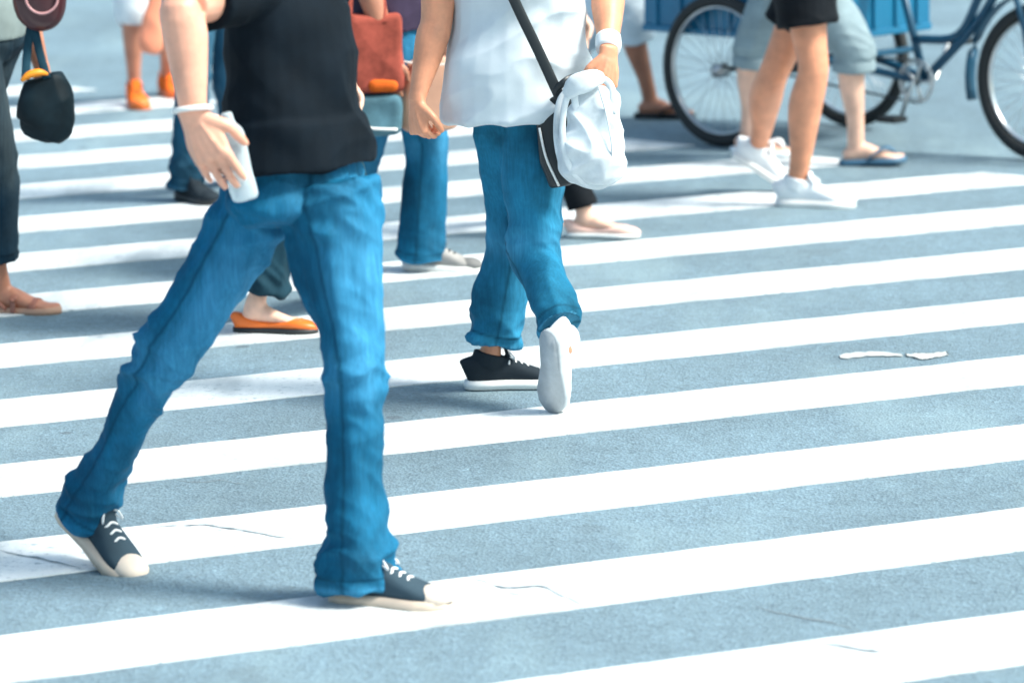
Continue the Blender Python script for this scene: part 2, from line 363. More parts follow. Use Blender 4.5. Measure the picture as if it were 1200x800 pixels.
def shoe(kind, parent, ank, toe, up, c, s=1.0, side=1):
    """c = dict(upper, sole, toe, lace). returns the shoe part with sub-parts."""
    t = Vector(toe).normalized(); u = Vector(up); u = (u - t * u.dot(t)).normalized(); sd = t.cross(u)
    g = Vector(ank) - u * .085 * s - t * .0          # ground under the ankle
    def P(a, b_, c_): return g + t * a * s + sd * b_ * s + u * c_ * s
    xs = [-.075, -.065, -.04, 0, .05, .10, .14, .175, .198, .206]
    ws = [.012, .026, .034, .0335, .032, .042, .049, .043, .026, .010]
    if kind in ('flat',): ws = [v * .88 for v in ws]
    def outline(k, z, off=0):
        pts = [P(x, w_ * k + .004 * math.sin(x * 20) , z) for x, w_ in zip(xs, ws)] + [P(x, -w_ * k, z) for x, w_ in reversed(list(zip(xs, ws)))]
        return pts
    def slab(z0, z1, k0=1.0, k1=1.0):
        bm = bmesh.new(); A_ = [bm.verts.new(p) for p in outline(k0, z0)]; B_ = [bm.verts.new(p) for p in outline(k1, z1)]
        n_ = len(A_)
        for i in range(n_): bm.faces.new((A_[i], A_[(i + 1) % n_], B_[(i + 1) % n_], B_[i]))
        bm.faces.new(A_[::-1]); bm.faces.new(B_)
        bmesh.ops.recalc_face_normals(bm, faces=bm.faces)
        es = [e for e in bm.edges if len([f for f in e.link_faces if len(f.verts) > 4]) == 1]
        bmesh.ops.bevel(bm, geom=es, offset=.0025, segments=2, affect='EDGES'); return bm
    if kind in ('flipflop', 'sandal'):
        sh = bm_obj('sandal' if kind == 'sandal' else 'flip_flop', slab(-.0, .024 * s, 1.10, 1.14), c['sole'], parent)
        bm = bmesh.new()
        if kind == 'flipflop':
            q = P(.158, -.014 * side, .045)
            for sg in (-1, 1):
                tube(bm, [q, P(.125, sg * .028 - .004, .066), P(.085, sg * .047, .052), P(.045, sg * .047, .018)], [(.008, .004), (.014, .004), (.017, .004), (.014, .004)], ref=u, n=10, k=5)
            tube(bm, [P(.158, -.014 * side, .012), q], [.004, .004], n=8, k=2)
        else:
            for x, z in ((.12, .052), (.055, .075)):
                tube(bm, [P(x, .047, .01), P(x, .042, z * .7), P(x, 0, z), P(x, -.042, z * .7), P(x, -.047, .01)], [(.014, .003)] * 5, ref=u, n=10, k=5)
            tube(bm, [P(.03, .04, .02), P(-.03, .036, .06), P(-.062, 0, .065), P(-.03, -.036, .06), P(.03, -.04, .02)], [(.007, .003)] * 5, ref=sd, n=8, k=5)
        bm_obj('strap', bm, c['upper'], sh)
        return sh
    th = .026 if kind == 'sneaker' else .018
    bm = bmesh.new()
    top = {'sneaker': [.085, .092, .098, .100, .090, .070, .054, .044, .032, .022], 'flat': [.060, .066, .058, .042, .038, .044, .046, .040, .030, .018]}[kind]
    pts = []; rad = []
    for x, w_, z in zip(xs, ws, top):
        zc = (th * .5 + z) / 2; pts.append(P(x, 0, zc)); rad.append((w_ * .97 * s, max(.004, (z - th * .5) / 2) * s))
    tube(bm, pts, rad, ref=u, n=22, k=3, power=2.5)
    if kind == 'sneaker':
        tube(bm, [P(-.008, 0, .065), P(0, 0, .09), P(.004, 0, .104)], [(.037 * s, .050 * s), (.038 * s, .050 * s), (.038 * s, .049 * s)], ref=t, n=18, k=3)
        tube(bm, [P(.085, 0, .066), P(.058, 0, .090), P(.046, 0, .124)], [(.022 * s, .006 * s), (.025 * s, .006 * s), (.026 * s, .005 * s)], ref=t, n=12, k=3)
    name = 'sneaker' if kind == 'sneaker' else 'ballet_flat'
    sh = organic(name, bm, .0035, c['upper'], parent, smooth=3) if kind == 'sneaker' else bm_obj(name, bm, c['upper'], parent)
    bm_obj('sole', slab(-.001, th * s, 1.04, 1.07), c['sole'], sh)
    if kind == 'sneaker':
        bm = bmesh.new()
        ball(bm, P(.165, 0, .03), (.046 * s, .045 * s, .024 * s), 20, frame(t, u)); bm_obj('toe_cap', bm, c['toe'], sh)
        bm = bmesh.new()
        for i, x in enumerate((.055, .073, .091, .109)):
            z = .0885 - i * .008
            tube(bm, [P(x, .028, z - .016), P(x + .004, .014, z - .001), P(x, 0, z + .003), P(x + .004, -.014, z - .001), P(x, -.028, z - .016)], [.0032] * 5, n=7, k=3)
        for sg in (-1, 1):
            tube(bm, [P(.05, 0, .096), P(.06, .02 * sg, .104), P(.075, .03 * sg, .088), P(.055, .016 * sg, .094), P(.05, 0, .096)], [.0024] * 5, n=6, k=3)
        bm_obj('laces', bm, c['lace'], sh)
    else:
        bm = bmesh.new(); b0 = P(.150, 0, .040)
        for sg in (-1, 1): ball(bm, b0 + sd * .012 * sg * s, (.007 * s, .014 * s, .007 * s), 12, frame(t, u))
        ball(bm, b0, .006 * s, 10); bm_obj('bow', bm, c['upper'], sh)
    return sh

def person(label, base, hips, knees, anks, toes, fwd, torso, shoes, skinm, pants, shirt, group=None, arms=None, vox=.007, seed=1,
           hair=None, ups=None, k=1.0, build=1.0, lean=(0, 0, 0), pvox=None, head=True, thk=1.0, armk=1.0):
    """hips/knees/anks = (right, left) world points; arms = [(shoulder, elbow, wrist, handdir, back, thumb, curl)]"""
    root = empty('person', base); tag(root, label, 'person', group)
    f = Vector(fwd).normalized(); up = (Vector((0, 0, 1)) + Vector(lean)).normalized(); sd = f.cross(up).normalized()   # towards the person's right
    pel = (hips[0] + hips[1]) / 2
    ups = ups or [Vector((0, 0, 1))] * 2
    bm = bmesh.new()
    B = build
    tube(bm, [pel - up * .03, pel + up * .02, pel + up * .14 * k, pel + up * .32 * k, pel + up * .44 * k, pel + up * .50 * k],
         [(.08 * B, .06 * B), (.13 * B, .085 * B), (.125 * B, .085 * B), (.155 * B, .105 * B), (.15 * B, .075 * B), (.06, .06)], ref=f, n=24, k=4)
    nk = pel + up * .48 * k
    hd = nk + up * .225 * k + f * .02
    if head:
        tube(bm, [nk, nk + up * .06 + f * .005, nk + up * .12 + f * .012], [.058, .054, .052], ref=f, n=16, k=3)
        ball(bm, hd, (.076, .094, .112), 24, frame(sd, up)); ball(bm, hd - up * .055 + f * .028, (.056, .062, .060), 18, frame(sd, up))
        tube(bm, [hd + f * .088 + up * .015, hd + f * .106 - up * .02, hd + f * .10 - up * .032], [.008, .013, .012], n=8, k=2)
        for sg in (-1, 1):
            ball(bm, hd + sd * .078 * sg - f * .005, (.008, .018, .032), 10, frame(sd, up))
            ball(bm, hd + sd * .03 * sg + f * .082 + up * .005, (.016, .012, .008), 10, frame(sd, up))
        ball(bm, hd + f * .088 - up * .055, (.024, .01, .008), 10, frame(sd, up))
    # arms
    A = arms or []
    if arms is None:
        for sg in (1, -1):
            s_ = pel + up * .43 * k + sd * sg * .17 * B; e_ = s_ - up * .28 * k + sd * sg * .05 - f * .02 * sg; w_ = e_ - up * .24 * k + f * .07
            A.append((s_, e_, w_, Vector((0, 0, -1)), sd * sg, f, .35))
    for (s_, e_, w_, hdv, bk, th, cu_) in A:
        tube(bm, [s_ + (pel + up * .40 * k - s_) * .25, s_, s_.lerp(e_, .45), e_, e_.lerp(w_, .3), w_.lerp(e_, .06), w_ + (w_ - e_).normalized() * .02],
             [.06 * B, .058 * B, .050 * B * armk, .042 * B * armk, .043 * B * armk, (.029 * armk, .026 * armk), (.028 * armk, .022 * armk)], ref=bk, n=18, k=4)
        hand(bm, w_ + (w_ - e_).normalized() * .015, hdv, bk, th, cu_, s=armk)
    # legs and feet
    for i in range(2):
        h, kn, a = hips[i], knees[i], anks[i]
        sh_ = (a - kn).normalized(); back = (Vector(fwd) * -1)
        calf = kn.lerp(a, .32) + back.normalized() * .012
        hm = pants['hem'][i] if isinstance(pants['hem'], (tuple, list)) else pants['hem']
        uc = .56 if hm > 0 else 1.0; lc = .56 if hm > .7 else 1.0
        tube(bm, [h + up * .02, h.lerp(kn, .3), h.lerp(kn, .7), kn, calf, kn.lerp(a, .72), a, a - Vector(ups[i]) * .03],
             [.07 * B * thk * uc, .07 * B * thk * uc, .056 * B * thk * uc, (.048 * thk * lc, .050 * thk * lc), (.051 * thk * lc, .056 * thk * lc), (.036 * thk * lc, .038 * thk * lc), (.031, .036), (.030, .036)], ref=toes[i], n=20, k=4)
        foot_mesh(bm, a, toes[i], ups[i], s=1.0 if shoes[i][0] in ('flipflop', 'sandal') else .75)
    organic('body', bm, vox, skinm, root, smooth=3)
    if hair is not None and head:
        bm = bmesh.new(); ball(bm, hd + up * .022 - f * .016, (.086, .098, .112), 20, frame(sd, up)); ball(bm, hd - f * .045 - up * .03, (.078, .06, .085), 16, frame(sd, up))
        organic('hair', bm, .012, hair, root, disp=shirt_disp(.004, seed, fl=20, fp=20), smooth=2)
    # trousers: dict(m, rad=[hip, mid, knee, mid, hem], hem=fraction of the shin, amp, waist)
    pt = pants; bm = bmesh.new(); legs = []
    ww = pt.get('waist', 1.0)
    tube(bm, [pel - up * .055, pel + up * .0, pel + up * .07, pel + up * .13 * k], [(.12 * B * ww, .10 * B * ww), (.18 * B * ww, .130 * B * ww), (.168 * B * ww, .122 * B * ww), (.150 * B * ww, .112 * B * ww)], ref=f, n=28, k=4)
    for i in range(2):
        h, kn, a = hips[i], knees[i], anks[i]; q = pt['rad'] if not isinstance(pt['rad'][0], list) else pt['rad'][i]
        hem = pt['hem'] if not isinstance(pt['hem'], (tuple, list)) else pt['hem'][i]
        if hem >= 0:
            e = kn.lerp(a, hem)
            if hem > .95: e = a - Vector(ups[i]) * pt.get('drop', .035) - Vector(toes[i]) * .01
            m2 = kn.lerp(e, .5)
            tube(bm, [h + up * .03, h.lerp(kn, .45), kn, m2, kn.lerp(e, .85), e], [q[0], q[1], q[2], q[3], (q[3] if not isinstance(q[3], tuple) else q[3][0]) * .4 + (q[4] if not isinstance(q[4], tuple) else q[4][0]) * .6, q[4]], ref=toes[i], n=24, k=5)
            legs.append((h, kn, e))
        else:
            e = h.lerp(kn, 1 + hem)
            tube(bm, [h + up * .03, h.lerp(e, .5), e], [q[0], q[1], q[2]], ref=toes[i], n=24, k=5); legs.append((h, h.lerp(e, .5), e))
    pname = pt.get('name', 'trousers')
    po = organic(pname, bm, pvox or vox, pt['m'], root, disp=pants_disp(legs, pt.get('amp', .006), seed), smooth=3, attrs=pants_attrs(legs, toes))
    if pt.get('rolled'):
        for i, (h, kn, e) in enumerate(legs):
            ax = (e - kn).normalized(); r0 = (pt['rad'][i] if isinstance(pt['rad'][0], list) else pt['rad'])[4 if len(pt['rad']) > 3 else 2]
            r0 = r0 if isinstance(r0, tuple) else (r0, r0)
            bm = bmesh.new(); tube(bm, [e - ax * .045, e - ax * .02, e + ax * .004], [(r0[0] + .007, r0[1] + .007)] * 3, ref=toes[i], n=26, k=4)
            organic('trouser_cuff', bm, .006, pt['m'], po, disp=pants_disp([(h, kn, e)], .003, seed + 3), smooth=2)
    # shirt
    if shirt:
        st = shirt; bm = bmesh.new(); sw = st.get('w', 1.0); hz = st['hem']      # hem height relative to the pelvis
        tube(bm, [pel + up * hz, pel + up * (hz + .10), pel + up * .2 * k, pel + up * .34 * k, pel + up * .445 * k, pel + up * .49 * k],
             [(.185 * B * sw, .145 * B * sw), (.180 * B * sw, .138 * B * sw), (.168 * B * sw, .125 * B * sw), (.188 * B, .135 * B), (.175 * B, .10 * B), (.068, .066)], ref=f, n=28, k=5)
        for (s_, e_, w_, *_x) in A:
            L = st.get('sleeve', .6)
            p = [s_ + (pel + up * .40 * k - s_) * .3, s_]; r_ = [.072 * B, .072 * B]
            if L <= 1: p += [s_.lerp(e_, L * .5), s_.lerp(e_, L)]; r_ += [.070 * B, .072 * B]
            else: p += [s_.lerp(e_, .5), e_, e_.lerp(w_, (L - 1))]; r_ += [.066 * B, .056 * B, .045]
            tube(bm, p, r_, ref=f, n=20, k=4)
        organic(st.get('name', 'shirt'), bm, pvox or vox, st['m'], root, disp=shirt_disp(st.get('amp', .006), seed + 5), smooth=3)
    if shoes:
        for i in range(2): shoe(shoes[i][0], root, anks[i], toes[i], ups[i], shoes[i][1], shoes[i][2] if len(shoes[i]) > 2 else 1.0, side=(1, -1)[i])
    return root

def bent(pel, f, sd):
    """both forearms raised in front of the chest"""
    out = []
    for sg in (1, -1):
        s_ = pel + UPV * .43 + sd * sg * .17; e_ = s_ - UPV * .27 + sd * sg * .05 - f * .04; w_ = e_ + f * .21 + UPV * .12 - sd * sg * .06
        out.append((s_, e_, w_, f + UPV * .3, sd * sg, UPV, .8))
    return out
UPV = Vector((0, 0, 1))
def gdir(a, b):
    v = G(*b) - G(*a); v.z = 0; return v.normalized()

# ================================================================== SETTING
ASP, PAINT = asphalt(), paint()
bm = bmesh.new()
for v in ((-150, -40), (150, -40), (150, 260), (-150, 260)): bm.verts.new((v[0], v[1], 0))
bm.verts.ensure_lookup_table(); bm.faces.new(bm.verts)
tag(bm_obj('road', bm, ASP, None, False), kind='structure')
sx = Vector((math.cos(YAW), math.sin(YAW), 0)); sy = Vector((-math.sin(YAW), math.cos(YAW), 0))
# far edge of the crossing, through four points read on the ground
e0, e1 = G(190, 113), G(1185, 206)
ed = (e1 - e0).normalized(); en = Vector((ed.y, -ed.x, 0));  en = en if en.y < 0 else -en
def stripe(k):
    bm = bmesh.new(); vs = []
    d0 = -(k + PHASE) * PERIOD; d1 = -(k + PHASE + WHITE) * PERIOD       # distances along sy
    def ends(d):                                                       # where the far edge line cuts this edge
        o = sy * d; den = sx.dot(en)
        return (e0 - o).dot(en) / den
    # left limit free, right limit cut by the crossing's far edge
    t0, t1 = ends(d0), ends(d1)
    if sx.dot(en) > 0: lo0, lo1, hi0, hi1 = t0, t1, 14, 14
    else: lo0, lo1, hi0, hi1 = -12, -12, t0, t1
    hi0, hi1 = min(hi0, 22), min(hi1, 22)
    n = 260; rows = []
    for i in range(n + 1):
        q = i / n; a = sy * d0 + sx * (lo0 + (hi0 - lo0) * q); b = sy * d1 + sx * (lo1 + (hi1 - lo1) * q)
        ja = noise.noise((a.x * 9, a.y * 9, k)) * .006 + noise.noise((a.x * 2, a.y * 2, k + 9)) * .005
        jb = noise.noise((b.x * 9, b.y * 9, k + 5)) * .006 + noise.noise((b.x * 2, b.y * 2, k + 19)) * .005
        rows.append((bm.verts.new(a + sy * ja + Vector((0, 0, .004))), bm.verts.new(b + sy * jb + Vector((0, 0, .004)))))
    for i in range(n): bm.faces.new((rows[i][0], rows[i][1], rows[i + 1][1], rows[i + 1][0]))
    lowr = [(bm.verts.new(a_.co - Vector((0, 0, .0035))), bm.verts.new(b_.co - Vector((0, 0, .0035)))) for a_, b_ in rows]
    for i in range(n):
        bm.faces.new((rows[i][1], lowr[i][1], lowr[i + 1][1], rows[i + 1][1])); bm.faces.new((rows[i][0], rows[i + 1][0], lowr[i + 1][0], lowr[i][0]))
    o = bm_obj('crossing_stripe', bm, PAINT, None, False)
    tag(o, kind='structure', group='white stripes of the crossing')
for k in range(-7, 14): stripe(k)

# fine cracks in road and paint
CR = plain('crack', (.17, .21, .235), .9, var=.5, sc=60)
def crack(pts, wpx=.004, seed=0, z=.0065):
    wpx *= 2.4
    P = catmull([list(G(*p)) for p in pts], 12); bm = bmesh.new(); rows = []
    for i, p in enumerate(P):
        p = Vector(p); q = i / (len(P) - 1)
        off = noise.noise((p.x * 14, p.y * 14, seed)) * .02; wd = wpx * (.35 + .65 * math.sin(math.pi * q)) * (.7 + .6 * noise.noise((p.x * 40, seed, 1)))
        wd = max(wd, .0008)
        rows.append((bm.verts.new((p.x, p.y + off - wd, z)), bm.verts.new((p.x, p.y + off + wd, z))))
    for i in range(len(rows) - 1): bm.faces.new((rows[i][0], rows[i + 1][0], rows[i + 1][1], rows[i][1]))
    tag(bm_obj('road_crack', bm, CR, None, False), kind='structure')
crack([(590, 690), (600, 697), (625, 702)], .0014, 11)
crack([(240, 617), (262, 624), (270, 632)], .0012, 12)
crack([(0, 648), (40, 655), (95, 668)], .003, 1)
crack([(175, 620), (240, 617), (310, 628), (350, 634)], .003, 2)
crack([(545, 677), (590, 690), (640, 692), (690, 716)], .003, 3)
crack([(960, 628), (1010, 640), (1040, 646)], .0015, 7, .0015)
crack([(200, 560), (238, 566), (262, 563), (300, 572)], .0016, 8, .0015)
crack([(885, 712), (930, 722), (975, 730), (1010, 741)], .0028, 4, .0015)
crack([(960, 757), (1010, 763), (1040, 768)], .003, 5)

# litter scraps
PAPER = cloth('litter_paper', (.74, .76, .76), .1, 30, .8, 0)
def litter(px, py, L, W_, seed, label):
    c = G(px, py); bm = bmesh.new(); n, m_ = 16, 8; g = []
    for i in range(n + 1):
        r_ = []
        for j in range(m_ + 1):
            a = (i / n - .5); b = (j / m_ - .5); ed_ = 1 - .5 * abs(a * 2) ** 2.5
            x = a * L; y = b * W_ * ed_ * (.7 + .5 * noise.noise((a * 9, seed, 3))) + .02 * math.sin(a * 5 + seed)
            z = .002 + .004 * abs(noise.noise((a * 5, b * 4, seed))) + .001
            r_.append(bm.verts.new((c.x + x, c.y + y, z)))
        g.append(r_)
    for i in range(n):
        for j in range(m_): bm.faces.new((g[i][j], g[i + 1][j], g[i + 1][j + 1], g[i][j + 1]))
    bmesh.ops.solidify(bm, geom=bm.faces[:], thickness=.0006); o = bm_obj('paper_scrap', bm, PAPER); 
    tag(o, label, 'litter', 'paper scraps on the road')
litter(1020, 417, .19, .12, 1.3, 'long thin white paper scrap lying on the asphalt between two stripes, the left one')
litter(1087, 417, .13, .13, 5.2, 'short wide white paper scrap lying on the asphalt, the one nearer the right edge')

# ================================================================== PEOPLE
SK1 = skin('skin_light', (.80, .41, .29)); SK2 = skin('skin_tan', (.72, .31, .18)); SK3 = skin('skin_brown', (.50, .21, .13)); SK4 = skin('skin_pale', (.82, .50, .38))
HAIR = plain('hair_black', (.02, .017, .015), .45)
JEANS1 = denim('denim_bright', (.004, .108, .215), 2.3); JEANS2 = denim('denim_mid', (.014, .150, .265), 2.2); JEANS3 = denim('denim_dark', (.008, .075, .14)); JEANS4 = denim('denim_navy', (.004, .024, .045), 1.4)
NAVY = cloth('navy_cotton', (.002, .006, .011), .3, sheen=.0); WHITE_T = cloth('white_cotton', (.60, .66, .70), .05)
BLACK = cloth('black_cotton', (.004, .006, .009), .3, sheen=.03); GREYG = cloth('grey_green_cotton', (.20, .25, .25), .15); PLUM = cloth('plum_cotton', (.035, .025, .05), .2)
TEAL = cloth('dark_teal_twill', (.012, .045, .068), .3); OLIVE = cloth('grey_twill', (.22, .29, .32), .2); PALEB = cloth('pale_blue_cotton', (.62, .72, .78), .08)
CREAM = cloth('cream_cotton', (.72, .68, .62), .08); BLUESHIRT = cloth('blue_cotton', (.02, .19, .33), .3)
RUB_W = plain('white_rubber', (.78, .78, .76), .5, var=.08, sc=40); RUB_K = plain('black_rubber', (.012, .014, .016), .55); CANVAS_K = cloth('black_canvas', (.018, .026, .034), .2)
CANVAS_B = cloth('beige_canvas', (.60, .48, .38), .1); CANVAS_W = cloth('white_canvas', (.76, .79, .81), .06); CANVAS_G = cloth('grey_canvas', (.30, .29, .28), .2)
ORANGE_L = plain('orange_leather', (.80, .16, .02), .38); PINK_C = cloth('pink_canvas', (.78, .50, .42), .08); BLUE_R = plain('blue_rubber', (.06, .15, .24), .5)
LACE = cloth('lace', (.8, .8, .8), .05)

def sn(upper, sole=RUB_W, toe=None, lace=LACE): return dict(upper=upper, sole=sole, toe=toe or sole, lace=lace)
def anklept(px, py, z): return G(px, py, z)

# ---- man in the navy T-shirt, front left
gf, gr = G(428, 706), G(118, 672)
Y1 = (gf.y + gr.y) / 2
fw = Vector((.90, -.43, 0)).normalized(); sd1 = fw.cross(Vector((0, 0, 1)))
pel = at(338, 232, Y1)
hips = (at(382, 234, Y1 - .08), at(314, 232, Y1 + .06))
toe_f = Vector((.93, -.36, 0)).normalized(); toe_r = Vector((.66, -.58, -.5)).normalized()
ank_f = G(424, 706) + Vector((0, 0, .088)); ank_r = G(110, 662) + Vector((0, 0, .155))
kn_f = at(414, 432, gf.y + .02); kn_r = at(186, 428, gr.y - .10)
sh = pel + Vector((0, 0, .50)) + sd1 * .19; el = at(214, 8, Y1 - .36); wr = at(226, 126, Y1 - .40)
sh2 = pel + Vector((0, 0, .50)) - sd1 * .19; el2 = sh2 + Vector((-.08, .04, -.27)); wr2 = el2 + Vector((.06, -.10, .22))
NAVY_SHOE = sn(cloth('navy_canvas', (.035, .06, .08), .2), plain('beige_rubber', (.62, .50, .40), .5), plain('beige_toe', (.66, .55, .46), .55), LACE)
man = person('man in a dark navy T-shirt and bright blue bootcut jeans striding right in the foreground', Vector((pel.x, pel.y, 0)), hips, (kn_f, kn_r), (ank_f, ank_r),
       (toe_f, toe_r), fw, None, [('sneaker', NAVY_SHOE, 1.08), ('sneaker', NAVY_SHOE, 1.08)], SK1,
       dict(m=JEANS1, rad=[[(.108, .118), (.096, .104), (.064, .064), (.066, .070), (.082, .088)], [(.092, .10), (.078, .082), (.066, .070), (.052, .054), (.062, .066)]], hem=1, amp=.022, name='jeans', drop=.05, waist=1.06),
       dict(m=NAVY, hem=.085, w=1.15, sleeve=.62, amp=.012), arms=[(sh, el, wr, Vector((.42, -.02, -1)), Vector((-.35, -.93, 0)), Vector((.9, -.35, 0)), .16), (sh2, el2, wr2, Vector((.3, -.2, 1)), fw, -sd1, .8)],
       vox=.0042, pvox=.0055, seed=3, hair=HAIR, ups=[Vector((0, 0, 1)), Vector((.38, -.32, .86))], k=1.06, build=1.0, armk=1.15)
ln = bmesh.new(); wv = (wr - el).normalized(); wq = wr.lerp(el, -.02)
rp = []
for i in range(13):
    a = 2 * math.pi * i / 12; u_ = wv.orthogonal().normalized(); v_ = wv.cross(u_); rp.append(wq + wv * .0 + u_ * .040 * math.cos(a) + v_ * .040 * math.sin(a))
tube(ln, rp, [.006] * 13, ref=wv, n=8, k=3, closed=True)
bm_obj('bracelet', ln, RUB_W, man)
# clear plastic cup in his hand
def clear():
    m, n, b = mat('clear_plastic'); v = coords(n)
    b.inputs['Base Color'].default_value = (.80, .90, .95, 1); b.inputs['Roughness'].default_value = .12; b.inputs['Transmission Weight'].default_value = .62; b.inputs['IOR'].default_value = 1.12
    bump(n, b, noi(n, 45, 3, .5, v), .5, .004); return m
bm = bmesh.new(); c0 = at(268, 146, Y1 - .35); c1 = at(288, 234, Y1 - .35); ax = (c1 - c0)
tube(bm, [c0 - ax * .15, c0 - ax * .12, c0, c0 + ax * .12, c0 + ax * .5, c0 + ax * .92, c1], [.012, .012, .016, .028, .029, .029, .024], n=28, k=3)
o = organic('plastic_bottle', bm, .004, clear(), None, disp=shirt_disp(.0022, 8, fl=14, fp=10), smooth=1); tag(o, "pale translucent plastic bottle held in the navy T-shirt man's hand", 'bottle')

# ---- person in the white T-shirt, centre
ga, gb = G(585, 461), G(645, 487)
Y2 = (ga.y + gb.y) / 2 + .05
fw = Vector((.18, .98, 0)).normalized(); sd2 = fw.cross(Vector((0, 0, 1)))
pel = at(604, 108, Y2 + .02); hips = (pel + sd2 * .055, pel - sd2 * .045)
kn = (at(626, 292, gb.y + .22), at(600, 280, Y2 + .16))
toeB = Vector((.02, .36, -.93)).normalized(); upB = Vector((.62, .74, .28)).normalized(); toeA = Vector((.93, .1, 0)).normalized()
an = (gb + Vector((0, .02, .005)) - toeB * .195 + upB * .085, G(574, 456) + Vector((0, 0, .09)))
s1 = pel + Vector((-.205, .0, .47)); e1_ = at(512, 22, Y2 + .0); w1 = at(490, 112, Y2 - .06)
s2 = pel + Vector((.205, .0, .47)); e2_ = at(712, -12, Y2 + .02); w2 = at(713, 58, Y2 - .16)
BW = sn(CANVAS_K, RUB_W, RUB_W); WW = sn(CANVAS_W, plain('grey_rubber', (.36, .40, .43), .7, var=.25, sc=35), RUB_W)
wt = person('person in a white T-shirt and blue jeans walking away with a white bag', Vector((pel.x, pel.y, 0)), hips, kn, an, (toeB, toeA), fw, None,
       [('sneaker', WW, .96), ('sneaker', BW, 1.0)], SK2,
       dict(m=JEANS2, rad=[[(.098, .102), (.096, .096), (.076, .076), (.070, .070), (.066, .070)], [(.092, .095), (.078, .084), (.064, .068), (.072, .086), (.076, .088)]], hem=[.84, .84], amp=.015, name='jeans', drop=.02, waist=.76),
       dict(m=WHITE_T, hem=-.075, w=1.04, sleeve=.55, amp=.021), arms=[(s2, e2_, w2, Vector((-.12, -.2, -1)), Vector((.55, -.8, .2)), Vector((-.8, -.5, 0)), 1.2), (s1, e1_, w1, Vector((.06, -.1, -1)), Vector((-.75, -.6, 0)), Vector((.5, -.8, 0)), 1.25)],
       vox=.0042, pvox=.0055, seed=11, hair=HAIR, ups=[upB, Vector((0, 0, 1))], k=1.0, build=1.1)
bm = bmesh.new(); wv = (w2 - e2_).normalized(); u_ = wv.orthogonal().normalized(); v_ = wv.cross(u_)
tube(bm, [w2 - wv * .045, w2 - wv * .02, w2 + wv * .0], [.036, .037, .035], n=20, k=3); bm_obj('wristband', bm, CANVAS_W, wt)
# white handbag
BAGW = cloth('white_bag_fabric', (.62, .67, .70), .16, 14); BAGK = plain('black_leather', (.008, .012, .016), .38)
YB = Y2 - .22
root = empty('handbag', at(695, 215, YB)); tag(root, 'soft white handbag with looped handles hanging from a walker\'s hand', 'handbag')
bm = bmesh.new()
tube(bm, [at(702, 104, YB), at(700, 118, YB), at(696, 145, YB), at(692, 180, YB), at(692, 203, YB), at(692, 212, YB)], [(.045, .02), (.062, .036), (.078, .05), (.092, .06), (.086, .056), (.06, .04)], ref=(0, -1, 0), n=28, k=5, power=2.8)
body = organic('bag_body', bm, .004, BAGW, root, disp=shirt_disp(.011, 21, fl=11, fp=16), smooth=2)
for dd in (-.035, .035):
    bm = bmesh.new(); tube(bm, [at(676, 134, YB + dd), at(674, 110, YB + dd * .9), at(686, 96, YB + dd * .5), at(704, 92, YB + dd * .25), at(717, 104, YB + dd * .7), at(718, 134, YB + dd)], [(.010, .004)] * 6, ref=(0, -1, 0), n=10, k=6); bm_obj('handle', bm, BAGW, root)
for dx, dd in ((0, -.045), (7, .02)):
    bm = bmesh.new()
    tube(bm, [at(697, 96, YB + dd * .5), at(676, 100, YB + dd), at(664 - dx, 116, YB + dd), at(659 - dx, 150, YB + dd), at(663 - dx, 184, YB + dd), at(676 - dx, 208, YB + dd), at(700, 219, YB + dd * .6), at(722, 208, YB + dd * .6)],
         [(.009, .0035)] * 8, ref=(0, -1, 0), n=10, k=6)
    bm_obj('strap', bm, BAGW, root)
bm = bmesh.new(); tube(bm, [at(664, 112, YB - .04), at(676, 100, YB - .05), at(692, 94, YB - .05), at(706, 92, YB - .03)], [(.008, .014), (.014, .026), (.014, .026), (.008, .014)], ref=(0, 0, 1), n=20, k=5, power=2.6)
organic('folded_top', bm, .005, BAGW, root, disp=shirt_disp(.006, 27, fl=14, fp=12), smooth=2)
bm = bmesh.new(); tube(bm, [at(702, 104, YB - .05), at(710, 132, YB - .058), at(717, 170, YB - .06), at(716, 200, YB - .05)], [.0028] * 4, ref=(0, -1, 0), n=8, k=5); bm_obj('seam', bm, BAGW, root)
# black crossbody bag
YK = Y2 - .12
root = empty('shoulder_bag', at(645, 210, YK)); tag(root, 'flat black bag on a long black strap across the white T-shirt', 'shoulder bag')
bm = bmesh.new()
tube(bm, [at(650, 112, YK), at(650, 122, YK), at(651, 165, YK), at(659, 208, YK), at(661, 216, YK)], [(.03, .012), (.048, .026), (.052, .032), (.045, .03), (.035, .02)], ref=(0, -1, 0), n=24, k=5, power=3)
organic('bag_body', bm, .005, BAGK, root, disp=shirt_disp(.004, 25), smooth=2)
bm = bmesh.new(); tube(bm, [at(632, 150, YK - .03), at(640, 185, YK - .034), at(655, 218, YK - .03)], [.0035] * 3, n=8, k=5); bm_obj('piping', bm, RUB_W, root)
def front(px, py, dY): return at(px, py, Y2 + dY)
bm = bmesh.new(); tube(bm, [front(562, -84, .03), front(572, -78, -.10), front(590, -30, -.170), front(606, 8, -.178), front(632, 62, -.178), front(655, 112, -.175), front(662, 122, -.13)], [(.015, .003)] * 7, ref=(.1, -1, 0), n=10, k=6); bm_obj('strap', bm, BAGK, root)
bm = bmesh.new(); tube(bm, [front(648, 108, -.18), front(668, 92, -.17), front(700, 84, -.02), front(706, 60, .1)], [(.010, .003)] * 4, ref=(0, -1, 0), n=10, k=6); bm_obj('strap', bm, BAGK, root)

